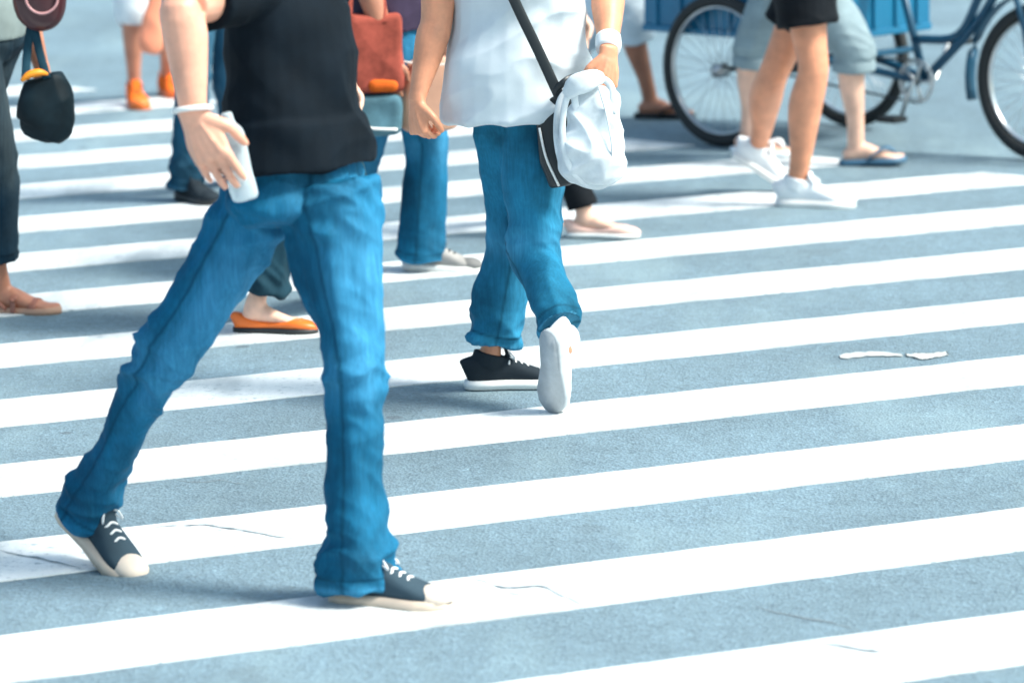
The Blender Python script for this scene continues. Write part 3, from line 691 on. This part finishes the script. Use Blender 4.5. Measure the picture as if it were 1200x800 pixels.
# ---- person behind, between the two: dark plum top, blue jeans, carries red bag
gp = G(505, 322); Y3 = gp.y + .05
fw = Vector((.95, -.3, 0)).normalized(); sd3 = fw.cross(Vector((0, 0, 1)))
pel = at(462, 22, Y3); hips = (pel + sd3 * .08, pel - sd3 * .08)
person('person in a dark plum top and blue jeans walking right behind the navy T-shirt man', Vector((pel.x, pel.y, 0)), hips, (at(500, 165, Y3 - .02), at(428, 165, Y3 + .05)), (G(497, 318) + Vector((0, 0, .09)), at(384, 285, Y3 + .14)),
       (Vector((.97, -.2, -.04)).normalized(), Vector((.9, -.2, -.3)).normalized()), fw, None, [('sneaker', sn(CANVAS_G, RUB_W, cloth('dark_grey_canvas', (.16, .16, .16)), CANVAS_K), 1.0)] * 2, SK3,
       dict(m=JEANS1, rad=[(.10, .105), (.09, .095), (.070, .075), (.076, .082), (.088, .098)], hem=1, amp=.008, name='jeans', drop=.04), dict(m=PLUM, hem=-.03, sleeve=.7, w=1.05), vox=.007, seed=17, hair=HAIR)
bm = bmesh.new(); YR = Y3 - .20
def bagbox(bm, x0, y0, x1, y1, Y, dep, yaw=0.0):
    a = at((x0 + x1) / 2, (y0 + y1) / 2, Y); wd = (at(x1, y0, Y) - at(x0, y0, Y)).length; ht = (at(x0, y1, Y) - at(x0, y0, Y)).length
    box(bm, a, (wd, dep, ht), Matrix.Rotation(yaw, 3, 'Z'), .02); bmesh.ops.subdivide_edges(bm, edges=bm.edges[:], cuts=2, use_grid_fill=True)
RED = cloth('red_fabric', (.30, .065, .045), .45, 14); ORG = cloth('orange_fabric', (.60, .11, .015), .3); TAN = plain('tan_leather', (.50, .27, .18), .5); GRB = cloth('grey_blue_nylon', (.07, .15, .19), .4)
root = empty('tote_bag', at(430, 110, YR)); tag(root, 'red fabric tote bag with an orange lower band behind the navy T-shirt man', 'bag')
bagbox(bm, 384, 16, 472, 108, YR, .12, .1); organic('bag_body', bm, .006, RED, root, disp=shirt_disp(.004, 31), smooth=2)
bm = bmesh.new(); bagbox(bm, 430, 92, 467, 108, YR - .012, .11, .1); organic('lower_band', bm, .005, ORG, root, disp=shirt_disp(.004, 33), smooth=2)
for dx in (0, 1):
    bm = bmesh.new(); tube(bm, [at(408, 28, YR - .05 + dx * .1), at(412, -10, YR - .02 + dx * .04), at(430, -45, YR), at(446, -10, YR - .02 + dx * .04), at(450, 28, YR - .05 + dx * .1)], [(.012, .003)] * 5, n=8, k=5); bm_obj('handle', bm, RED, root)
root = empty('waist_pouch', at(440, 150, YR)); tag(root, 'grey blue nylon pouch hanging low beneath the red tote bag', 'bag')
bm = bmesh.new(); bagbox(bm, 402, 112, 470, 158, YR - .02, .09, .1); organic('pouch_body', bm, .006, GRB, root, disp=shirt_disp(.005, 41), smooth=3)
bm = bmesh.new(); tube(bm, [at(404, 128, YR - .06), at(406, 142, YR - .07), at(430, 150, YR - .075), at(466, 152, YR - .07)], [.005] * 4, n=8, k=5); bm_obj('piping', bm, RUB_W, root)
bm = bmesh.new(); tube(bm, [at(410, 118, YR), at(430, 60, YR + .07), at(450, -20, YR + .06)], [(.010, .003)] * 3, n=8, k=5); bm_obj('strap', bm, GRB, root)
YT = Y3 - .15
root = empty('leather_bag', at(515, 152, YT)); tag(root, 'tan leather bag showing beside the bare forearm of the white T-shirt walker', 'bag')
bm = bmesh.new(); tube(bm, [at(510, 66, YT), at(508, 80, YT), at(505, 112, YT), at(505, 146, YT), at(505, 154, YT)], [(.05, .02), (.075, .035), (.095, .05), (.10, .055), (.08, .04)], n=28, k=5, power=3)
organic('bag_body', bm, .006, TAN, root, disp=shirt_disp(.005, 51), smooth=3)
bm = bmesh.new(); tube(bm, [at(478, 78, YT - .01), at(492, 66, YT + .0), at(512, 40, YT + .03), at(530, 66, YT), at(540, 78, YT - .01)], [(.008, .004)] * 5, n=8, k=5); bm_obj('handle', bm, TAN, root)
bm = bmesh.new(); tube(bm, [at(470, 72, YT - .07), at(505, 76, YT - .075), at(545, 74, YT - .07)], [.003] * 3, n=8, k=5); bm_obj('piping', bm, CREAM, root)

# ---- orange ballet flats, behind the navy T-shirt man
gp = G(318, 392); Y4 = gp.y + .04
fw = Vector((.95, -.3, 0)).normalized(); sd4 = fw.cross(Vector((0, 0, 1)))
pel = at(345, 66, Y4); hips = (pel + sd4 * .08, pel - sd4 * .08)
OF = dict(upper=ORANGE_L, sole=RUB_K, toe=ORANGE_L, lace=LACE)
person('person in dark cropped wide trousers and orange ballet flats, hidden above by the striding man', Vector((pel.x, pel.y, 0)), hips, (at(338, 210, Y4 - .02), at(398, 212, Y4 + .1)), (G(300, 390) + Vector((0, 0, .088)), G(414, 352) + Vector((0, 0, .088))),
       (Vector((.97, -.22, 0)).normalized(), Vector((.3, -.9, 0)).normalized()), fw, None, [('flat', OF, 1.0)] * 2, SK4,
       dict(m=TEAL, rad=[(.10, .10), (.095, .095), (.082, .085), (.084, .088), (.084, .09)], hem=.86, amp=.014), dict(m=BLACK, hem=-.05, sleeve=.7), vox=.007, seed=23, hair=HAIR)

# ---- dark trousers behind the hand
gp = G(222, 238); Y5 = gp.y + .05
fw = Vector((.5, -.85, 0)).normalized(); sd5 = fw.cross(Vector((0, 0, 1)))
pel = at(250, -25, Y5); hips = (pel + sd5 * .08, pel - sd5 * .08)
person('person in dark teal jeans and black shoes behind the striding man\'s hand', Vector((pel.x, pel.y, 0)), hips, (at(226, 92, Y5 - .05), at(272, 95, Y5 + .1)), (G(220, 236) + Vector((0, 0, .09)), G(285, 215) + Vector((0, 0, .09))),
       (Vector((.6, -.8, 0)).normalized(), Vector((.5, -.85, 0)).normalized()), fw, None, [('sneaker', sn(CANVAS_K, RUB_K, CANVAS_K, CANVAS_K), 1.0)] * 2, SK1,
       dict(m=JEANS3, rad=[(.095, .10), (.085, .09), (.07, .072), (.068, .07), (.07, .075)], hem=1, amp=.015, name='jeans'), dict(m=BLACK, hem=-.05, sleeve=.7), vox=.008, seed=29, hair=HAIR)

# ---- orange shoe, white knee shorts, far left
gp = G(160, 126); Y6 = gp.y + .05
fw = Vector((.1, -1, 0)).normalized(); sd6 = fw.cross(Vector((0, 0, 1)))
pel = at(170, -98, Y6); hips = (pel + sd6 * .085, pel - sd6 * .085)
OS = sn(cloth('orange_canvas', (.88, .16, .02), .12), plain('orange_sole', (.75, .16, .03), .5), plain('orange_toe', (.86, .18, .03), .5), cloth('dark_lace', (.08, .04, .03)))
person('person in white knee shorts and bright orange sneakers at the far left', Vector((pel.x, pel.y, 0)), hips, (at(155, 12, Y6 - .05), at(197, 8, Y6 + .12)), (G(158, 124) + Vector((0, 0, .088)), G(196, 112) + Vector((0, 0, .088))),
       (Vector((.25, -.95, 0)).normalized(), Vector((.4, -.95, 0)).normalized()), fw, None, [('sneaker', OS, 1.05)] * 2, SK3,
       dict(m=WHITE_T, rad=[(.10, .10), (.098, .098), (.088, .09), (.082, .084), (.080, .082)], hem=.14, amp=.005, name='shorts'), dict(m=PALEB, hem=-.05, sleeve=.7), vox=.008, seed=37, hair=HAIR)
# orange bag hanging beside
YO = Y6 - .22
root = empty('plastic_bag', at(178, 90, YO)); tag(root, 'thin coral orange plastic bag hanging above the orange sneakers', 'bag')
bm = bmesh.new(); tube(bm, [at(184, -30, YO), at(183, -5, YO), at(180, 25, YO), at(177, 52, YO), at(176, 62, YO)], [(.015, .01), (.035, .02), (.05, .028), (.055, .03), (.035, .02)], n=24, k=5)
PB = cloth('coral_plastic', (.85, .30, .18), .15, 9, .4, 0)
organic('bag_body', bm, .006, PB, root, disp=shirt_disp(.006, 61), smooth=2)

# ---- left edge: dark jeans, grey top, sandals
gp = G(14, 372); Y7 = gp.y + .02
fw = Vector((.9, -.45, 0)).normalized(); sd7 = fw.cross(Vector((0, 0, 1)))
pel = at(-24, 52, Y7); hips = (pel + sd7 * .09, pel - sd7 * .09)
BS = dict(upper=plain('brown_strap', (.32, .12, .08), .5), sole=plain('tan_sole', (.45, .26, .18), .6), toe=None, lace=None)
person('person in dark navy jeans and sandals cut off by the left edge', Vector((pel.x, pel.y, 0)), hips, (at(-4, 202, Y7 - .02), at(-75, 205, Y7 + .1)), (G(2, 366) + Vector((0, 0, .082)), G(-125, 345) + Vector((0, 0, .10))),
       (Vector((.97, -.2, 0)).normalized(), Vector((.95, -.25, 0)).normalized()), fw, None, [('sandal', BS, 1.0)] * 2, SK3,
       dict(m=JEANS4, rad=[(.10, .105), (.092, .098), (.070, .074), (.064, .068), (.060, .066)], hem=.73, amp=.006, name='jeans'), dict(m=GREYG, hem=.02, sleeve=.7, w=.95), vox=.007, seed=43, hair=HAIR)
# black bag with orange lining
YH = Y7 - .22
root = empty('hand_bag', at(52, 160, YH)); tag(root, 'black slouchy bag with an orange lining carried at the left edge', 'bag')
bm = bmesh.new(); tube(bm, [at(52, 88, YH), at(53, 94, YH), at(55, 118, YH), at(52, 146, YH), at(46, 156, YH), at(42, 163, YH)], [(.05, .03), (.07, .045), (.092, .06), (.088, .06), (.068, .05), (.04, .03)], ref=(.2, -1, 0), n=28, k=5, power=2.4)
organic('bag_body', bm, .006, cloth('black_nylon', (.005, .014, .02), .4, rough=.55), root, disp=shirt_disp(.005, 71, fl=9, fp=14), smooth=3)
bm = bmesh.new(); tube(bm, [at(25, 95, YH - .06), at(34, 88, YH - .055), at(46, 85, YH - .05), at(56, 87, YH - .04)], [(.006, .010), (.012, .018), (.012, .016), (.004, .006)], ref=(0, -1, 0), n=14, k=4)
bm_obj('lining', bm, plain('orange_lining', (.85, .27, .01), .5), root)
for dx in (0, 1):
    bm = bmesh.new(); tube(bm, [at(30, 94, YH - .04 + dx * .07), at(32, 60, YH - .01 + dx * .02), at(38, 28, YH), at(46, 60, YH - .01 + dx * .02), at(55, 92, YH - .04 + dx * .07)], [(.014, .003)] * 5, ref=(0, -1, 0), n=8, k=5)
    bm_obj('handle', bm, TEAL, root)
root = empty('purse', at(48, 38, YH)); tag(root, 'round glossy burgundy purse with a pale pink rim above the black bag', 'purse')
bm = bmesh.new(); ball(bm, at(46, 2, YH - .02), (.088, .05, .10), 28); organic('purse_body', bm, .006, plain('burgundy_leather', (.05, .014, .018), .3), root, disp=shirt_disp(.003, 77), smooth=2)
bm = bmesh.new(); c_ = at(49, -4, YH - .066)
rp = [c_ + Vector((.052 * math.cos(2 * math.pi * i / 16), .004 * 0, .055 * math.sin(2 * math.pi * i / 16))) for i in range(17)]
tube(bm, rp, [.0045] * 17, ref=(0, -1, 0), n=8, k=2, closed=True); bm_obj('rim', bm, plain('pink_trim', (.55, .28, .28), .4), root)

# ---- slim dark trousers and pink shoe, right of the white T-shirt
gp = G(692, 280); Y8 = gp.y + .05
fw = Vector((.9, -.4, 0)).normalized(); sd8 = fw.cross(Vector((0, 0, 1)))
pel = at(622, -12, Y8); hips = (pel + sd8 * .075, pel - sd8 * .075)
PS = sn(PINK_C, RUB_W, PINK_C, LACE)
person('person in slim black trousers and pale pink shoes behind the white handbag', Vector((pel.x, pel.y, 0)), hips, (at(648, 130, Y8 - .02), at(600, 130, Y8 + .08)), (G(686, 279) + Vector((0, 0, .09)), G(612, 262) + Vector((0, 0, .12))),
       (Vector((.96, -.25, 0)).normalized(), Vector((.9, -.25, -.3)).normalized()), fw, None, [('flat', dict(upper=plain('pale_pink_leather', (.78, .50, .42), .45), sole=RUB_W), 1.0)] * 2, SK4,
       dict(m=BLACK, rad=[(.09, .095), (.08, .085), (.062, .064), (.057, .060), (.052, .058)], hem=.93, amp=.005), dict(m=CREAM, hem=-.02, sleeve=.7), vox=.007, seed=53, hair=HAIR)

# ---- pale blue knee shorts and black flip-flop
gp = G(770, 142); Y9 = gp.y + .03
fw = Vector((.93, -.3, 0)).normalized(); sd9 = fw.cross(Vector((0, 0, 1)))
pel = at(722, -85, Y9); hips = (pel + sd9 * .085, pel - sd9 * .085)
FK = dict(upper=RUB_K, sole=RUB_K)
person('person in pale blue knee shorts and black flip-flops left of the tricycle', Vector((pel.x, pel.y, 0)), hips, (at(740, 20, Y9 - .04), at(694, 22, Y9 + .08)), (G(762, 139) + Vector((0, 0, .088)), G(668, 128) + Vector((0, 0, .10))),
       (Vector((.97, -.2, 0)).normalized(), Vector((.95, -.2, 0)).normalized()), fw, None, [('flipflop', FK, 1.0)] * 2, SK3,
       dict(m=PALEB, rad=[(.10, .10), (.098, .098), (.088, .09), (.084, .086), (.082, .084)], hem=.26, amp=.006, name='shorts'), dict(m=CREAM, hem=-.02, sleeve=.7), vox=.007, seed=59, hair=HAIR)

# ---- grey rolled capris, blue flip-flops
ga, gb = G(872, 186), G(1003, 196); Y10 = (ga.y + gb.y) / 2
fw = Vector((.95, -.25, 0)).normalized(); sd10 = fw.cross(Vector((0, 0, 1)))
pel = at(932, -62, Y10); hips = (pel + sd10 * .09, pel - sd10 * .09)
person('person in grey rolled capri trousers and blue flip-flops beside the tricycle', Vector((pel.x, pel.y, 0)), hips, (at(1000, 52, gb.y + .0), at(884, 50, ga.y)), (G(1003, 194) + Vector((0, 0, .088)), G(877, 184) + Vector((0, 0, .10))),
       (Vector((.96, -.2, .06)).normalized(), Vector((.93, -.3, -.05)).normalized()), fw, None, [('flipflop', dict(upper=BLUE_R, sole=BLUE_R), 1.0), ('flipflop', dict(upper=CANVAS_W, sole=plain('pale_sole', (.70, .76, .80), .6)), 1.0)], SK4,
       dict(m=OLIVE, rad=[(.11, .11), (.105, .105), (.088, .092), (.080, .084), (.078, .082)], hem=.25, amp=.009, name='capri_trousers', rolled=True), dict(m=BLUESHIRT, hem=-.02, sleeve=.7), vox=.006, seed=67, hair=HAIR, arms=bent(pel, fw, sd10))

# ---- black shorts, white sneakers
gp = G(935, 243); Y11 = gp.y + .03
fw = Vector((.85, -.5, 0)).normalized(); sd11 = fw.cross(Vector((0, 0, 1)))
pel = at(948, -38, Y11 + .02); hips = (pel + sd11 * .06, pel - sd11 * .085)
person('person in black shorts and white sneakers in front of the tricycle\'s box', Vector((pel.x, pel.y, 0)), hips, (at(953, 84, Y11 - .08), at(906, 88, Y11 + .16)), (G(934, 242) + Vector((0, 0, .092)), at(888, 172, Y11 + .42)),
       (Vector((.92, -.3, 0)).normalized(), Vector((.85, -.25, -.5)).normalized()), fw, None, [('sneaker', sn(CANVAS_W, RUB_W, RUB_W), 1.12), ('sneaker', sn(CANVAS_W, RUB_W, RUB_W), 1.0)], SK2,
       dict(m=BLACK, rad=[(.11, .115), (.115, .12), (.118, .12)], hem=-.45, amp=.006, name='shorts'), dict(m=NAVY, hem=-.02, sleeve=.7), vox=.006, seed=73, hair=HAIR, arms=bent(pel, fw, sd11), thk=1.18)

# ================================================================== CARGO TRICYCLE
BLUE = plain('blue_paint', (.003, .135, .26), .4, var=.2, sc=8); STEEL = plain('steel', (.55, .57, .58), .32, .9); TYRE = plain('tyre_rubber', (.015, .018, .02), .75); DARK = plain('dark_metal', (.03, .04, .05), .45, .5)
CHROME = plain('rim_steel', (.62, .64, .66), .28, .95); DBLUE = plain('dark_blue_paint', (.005, .062, .12), .4, var=.3, sc=9)
hF = Vector((.70, -.714, 0)).normalized(); hR = Vector((hF.y, -hF.x, 0)) # to the rider's right (towards the camera)
UP = Vector((0, 0, 1)); WR = .33
w1c = G(845, 172); rear = w1c - hR * .43                # ground under the rear axle's middle
def T(a, b, c): return rear + hF * a + hR * b + UP * c
tri = empty('cargo_tricycle', rear); tag(tri, 'blue cargo tricycle with a large blue box standing beyond the crossing', 'tricycle')
def wheel(ctr, ax, tyre_r=.026):
    u_ = UP; v_ = ax.cross(u_).normalized()
    def ring(r): return [ctr + u_ * r * math.sin(2 * math.pi * i / 36) + v_ * r * math.cos(2 * math.pi * i / 36) for i in range(37)]
    bm = bmesh.new(); tube(bm, ring(WR - tyre_r), [tyre_r] * 37, ref=ax, n=14, k=2, closed=True); wo_ = bm_obj('wheel', bm, TYRE, tri)
    bm = bmesh.new(); tube(bm, ring(WR - tyre_r * 2 - .004), [(.007, .013)] * 37, ref=ax, n=10, k=2, closed=True); bm_obj('rim', bm, CHROME, wo_)
    bm = bmesh.new()
    for i in range(32):
        a = 2 * math.pi * i / 32; b_ = a + (.55 if i % 2 else -.55); sgn = 1 if (i // 2) % 2 else -1
        p = ctr + ax * sgn * .028 + (u_ * math.sin(b_) + v_ * math.cos(b_)) * .028; q = ctr + (u_ * math.sin(a) + v_ * math.cos(a)) * (WR - tyre_r * 2 - .004)
        tube(bm, [p, q], [.0013, .0013], ref=ax, n=5, k=1)
    bm_obj('spokes', bm, CHROME, wo_)
    bm = bmesh.new(); tube(bm, [ctr - ax * .05, ctr - ax * .035, ctr - ax * .03, ctr + ax * .03, ctr + ax * .035, ctr + ax * .05], [.009, .009, .03, .03, .009, .009], n=14, k=1); bm_obj('hub', bm, STEEL, wo_)
    return wo_
LB = 1.40
wheel(T(0, .43, WR), hR); wheel(T(0, -.43, WR), hR); wheel(T(LB, 0, WR), hR, .03)
def P_(name, m, *tubes):
    bm = bmesh.new()
    for pts, r, k_ in tubes: tube(bm, pts, [r] * len(pts), ref=UP if abs((Vector(pts[-1]) - Vector(pts[0])).normalized().z) < .7 else hF, n=12, k=k_)
    return bm_obj(name, bm, m, tri)
BBx, BBz = .78, .30
P_('axle', DARK, ([T(0, -.45, WR), T(0, .45, WR)], .014, 1))
bm = bmesh.new(); tube(bm, [T(0, -.10, WR), T(0, -.08, WR), T(0, .08, WR), T(0, .10, WR)], [.03, .055, .055, .03], n=18, k=1); bm_obj('gear_housing', bm, DARK, tri)
P_('frame', DBLUE, ([T(0, .2, WR + .06), T(.4, .12, WR + .03), T(BBx, .03, BBz)], .017, 4), ([T(0, -.2, WR + .06), T(.4, -.12, WR + .03), T(BBx, -.03, BBz)], .017, 4),
   ([T(BBx, 0, BBz), T(BBx - .16, 0, .80)], .018, 1), ([T(BBx, 0, BBz), T(LB - .30, 0, .60), T(LB - .16, 0, .86)], .020, 5), ([T(BBx - .05, 0, .47), T(BBx + .18, 0, .50), T(LB - .32, 0, .68), T(LB - .18, 0, .92)], .019, 5),
   ([T(LB - .15, 0, .82), T(LB - .19, 0, .98)], .026, 1), ([T(0, -.3, WR + .06), T(0, .3, WR + .06)], .016, 1), ([T(0, .3, WR + .06), T(.48, .3, WR + .06)], .014, 1), ([T(.48, -.3, WR + .06), T(.48, .3, WR + .06)], .014, 1))
P_('fork', DBLUE, ([T(LB, .06, WR), T(LB - .04, .06, .55), T(LB - .12, .05, .76), T(LB - .15, 0, .84)], .014, 4), ([T(LB, -.06, WR), T(LB - .04, -.06, .55), T(LB - .12, -.05, .76), T(LB - .15, 0, .84)], .014, 4))
P_('handlebar', STEEL, ([T(LB - .19, 0, .98), T(LB - .21, 0, 1.08)], .013, 1), ([T(LB - .45, .28, 1.10), T(LB - .28, .27, 1.12), T(LB - .20, .12, 1.08), T(LB - .20, -.12, 1.08), T(LB - .28, -.27, 1.12), T(LB - .45, -.28, 1.10)], .011, 5))
bm = bmesh.new(); tube(bm, [T(BBx - .34, 0, .86), T(BBx - .26, 0, .87), T(BBx - .16, 0, .86), T(BBx - .02, 0, .86)], [(.06, .02), (.10, .035), (.06, .03), (.02, .015)], ref=UP, n=18, k=4); bm_obj('saddle', bm, RUB_K, tri)
# front mudguard
bm = bmesh.new(); rp = [T(LB, 0, WR) + UP * .375 * math.sin(R(a)) - hF * .375 * math.cos(R(a)) for a in range(-15, 125, 8)]; tube(bm, rp, [(.035, .004)] * len(rp), ref=UP, n=12, k=1)
bm_obj('mudguard', bm, DBLUE, tri)
# chainwheel, chain, cranks, pedals
bm = bmesh.new(); cc = T(BBx, .055, BBz); v_ = hF
for r_, tr in ((.09, .006), (.075, .003)): tube(bm, [cc + UP * r_ * math.sin(2 * math.pi * i / 24) + v_ * r_ * math.cos(2 * math.pi * i / 24) for i in range(25)], [tr] * 25, ref=hR, n=8, k=2, closed=True)
for i in range(5): a = 2 * math.pi * i / 5; tube(bm, [cc, cc + UP * .088 * math.sin(a) + v_ * .088 * math.cos(a)], [.008, .006], n=6, k=1)
bm_obj('chainwheel', bm, STEEL, tri)
P_('chain', DARK, ([T(BBx, .06, BBz + .09), T(0, .06, WR + .045)], .005, 1), ([T(BBx, .06, BBz - .09), T(.4, .06, WR - .085), T(0, .06, WR - .045)], .005, 3))
for sg, a in ((1, R(-112)), (-1, R(68))):
    b_ = T(BBx, sg * .08, BBz); e_ = b_ + hF * .17 * math.cos(a) + UP * .17 * math.sin(a)
    o = P_('crank', STEEL, ([b_ - hR * .02 * sg, b_, e_], .010, 1))
    bm = bmesh.new(); box(bm, e_ + hR * .06 * sg, (.10, .09, .025), frame(hF, UP), .006); bm_obj('pedal', bm, RUB_K, o)
# cargo box: open tray with ribbed panels
bz0, bz1, L0, L1, W0 = .47, .92, -.50, .50, .37
def panel(a, b, z0, z1, nrm, ribs):
    o_ = bmesh.new(); a = Vector(a); b = Vector(b); d = (b - a); L_ = d.length; d.normalize()
    box(o_, (a + b) / 2 + UP * (z0 + z1) / 2, (L_, .012, z1 - z0), frame(d, UP), .002)
    for i in range(ribs):
        p = a + d * (L_ * (i + .5) / ribs) + nrm * .012; box(o_, p + UP * (z0 + z1) / 2, (.035, .014, z1 - z0 - .06), frame(d, UP), .004)
    for z in (z0 + .015, z1 - .015): box(o_, (a + b) / 2 + nrm * .012 + UP * z, (L_ - .003, .022, .028), frame(d, UP), .004)
    bmesh.ops.recalc_face_normals(o_, faces=o_.faces); return bm_obj('box_panel', o_, BLUE, bx_, False)
bm = bmesh.new(); box(bm, T(0, 0, bz0 + .006), (L1 - L0 - .03, W0 * 2 - .03, .012), frame(hF, UP)); bx_ = bm_obj('cargo_box', bm, DBLUE, tri, False)
panel(T(L0, W0, 0), T(L1, W0, 0), bz0, bz1, hR, 7); panel(T(L1, W0 - .012, 0), T(L1, -W0 + .012, 0), bz0, bz1, hF, 5); panel(T(L0, -W0, 0), T(L1, -W0, 0), bz0, bz1, -hR, 7); panel(T(L0, W0 - .012, 0), T(L0, -W0 + .012, 0), bz0, bz1, -hF, 5)
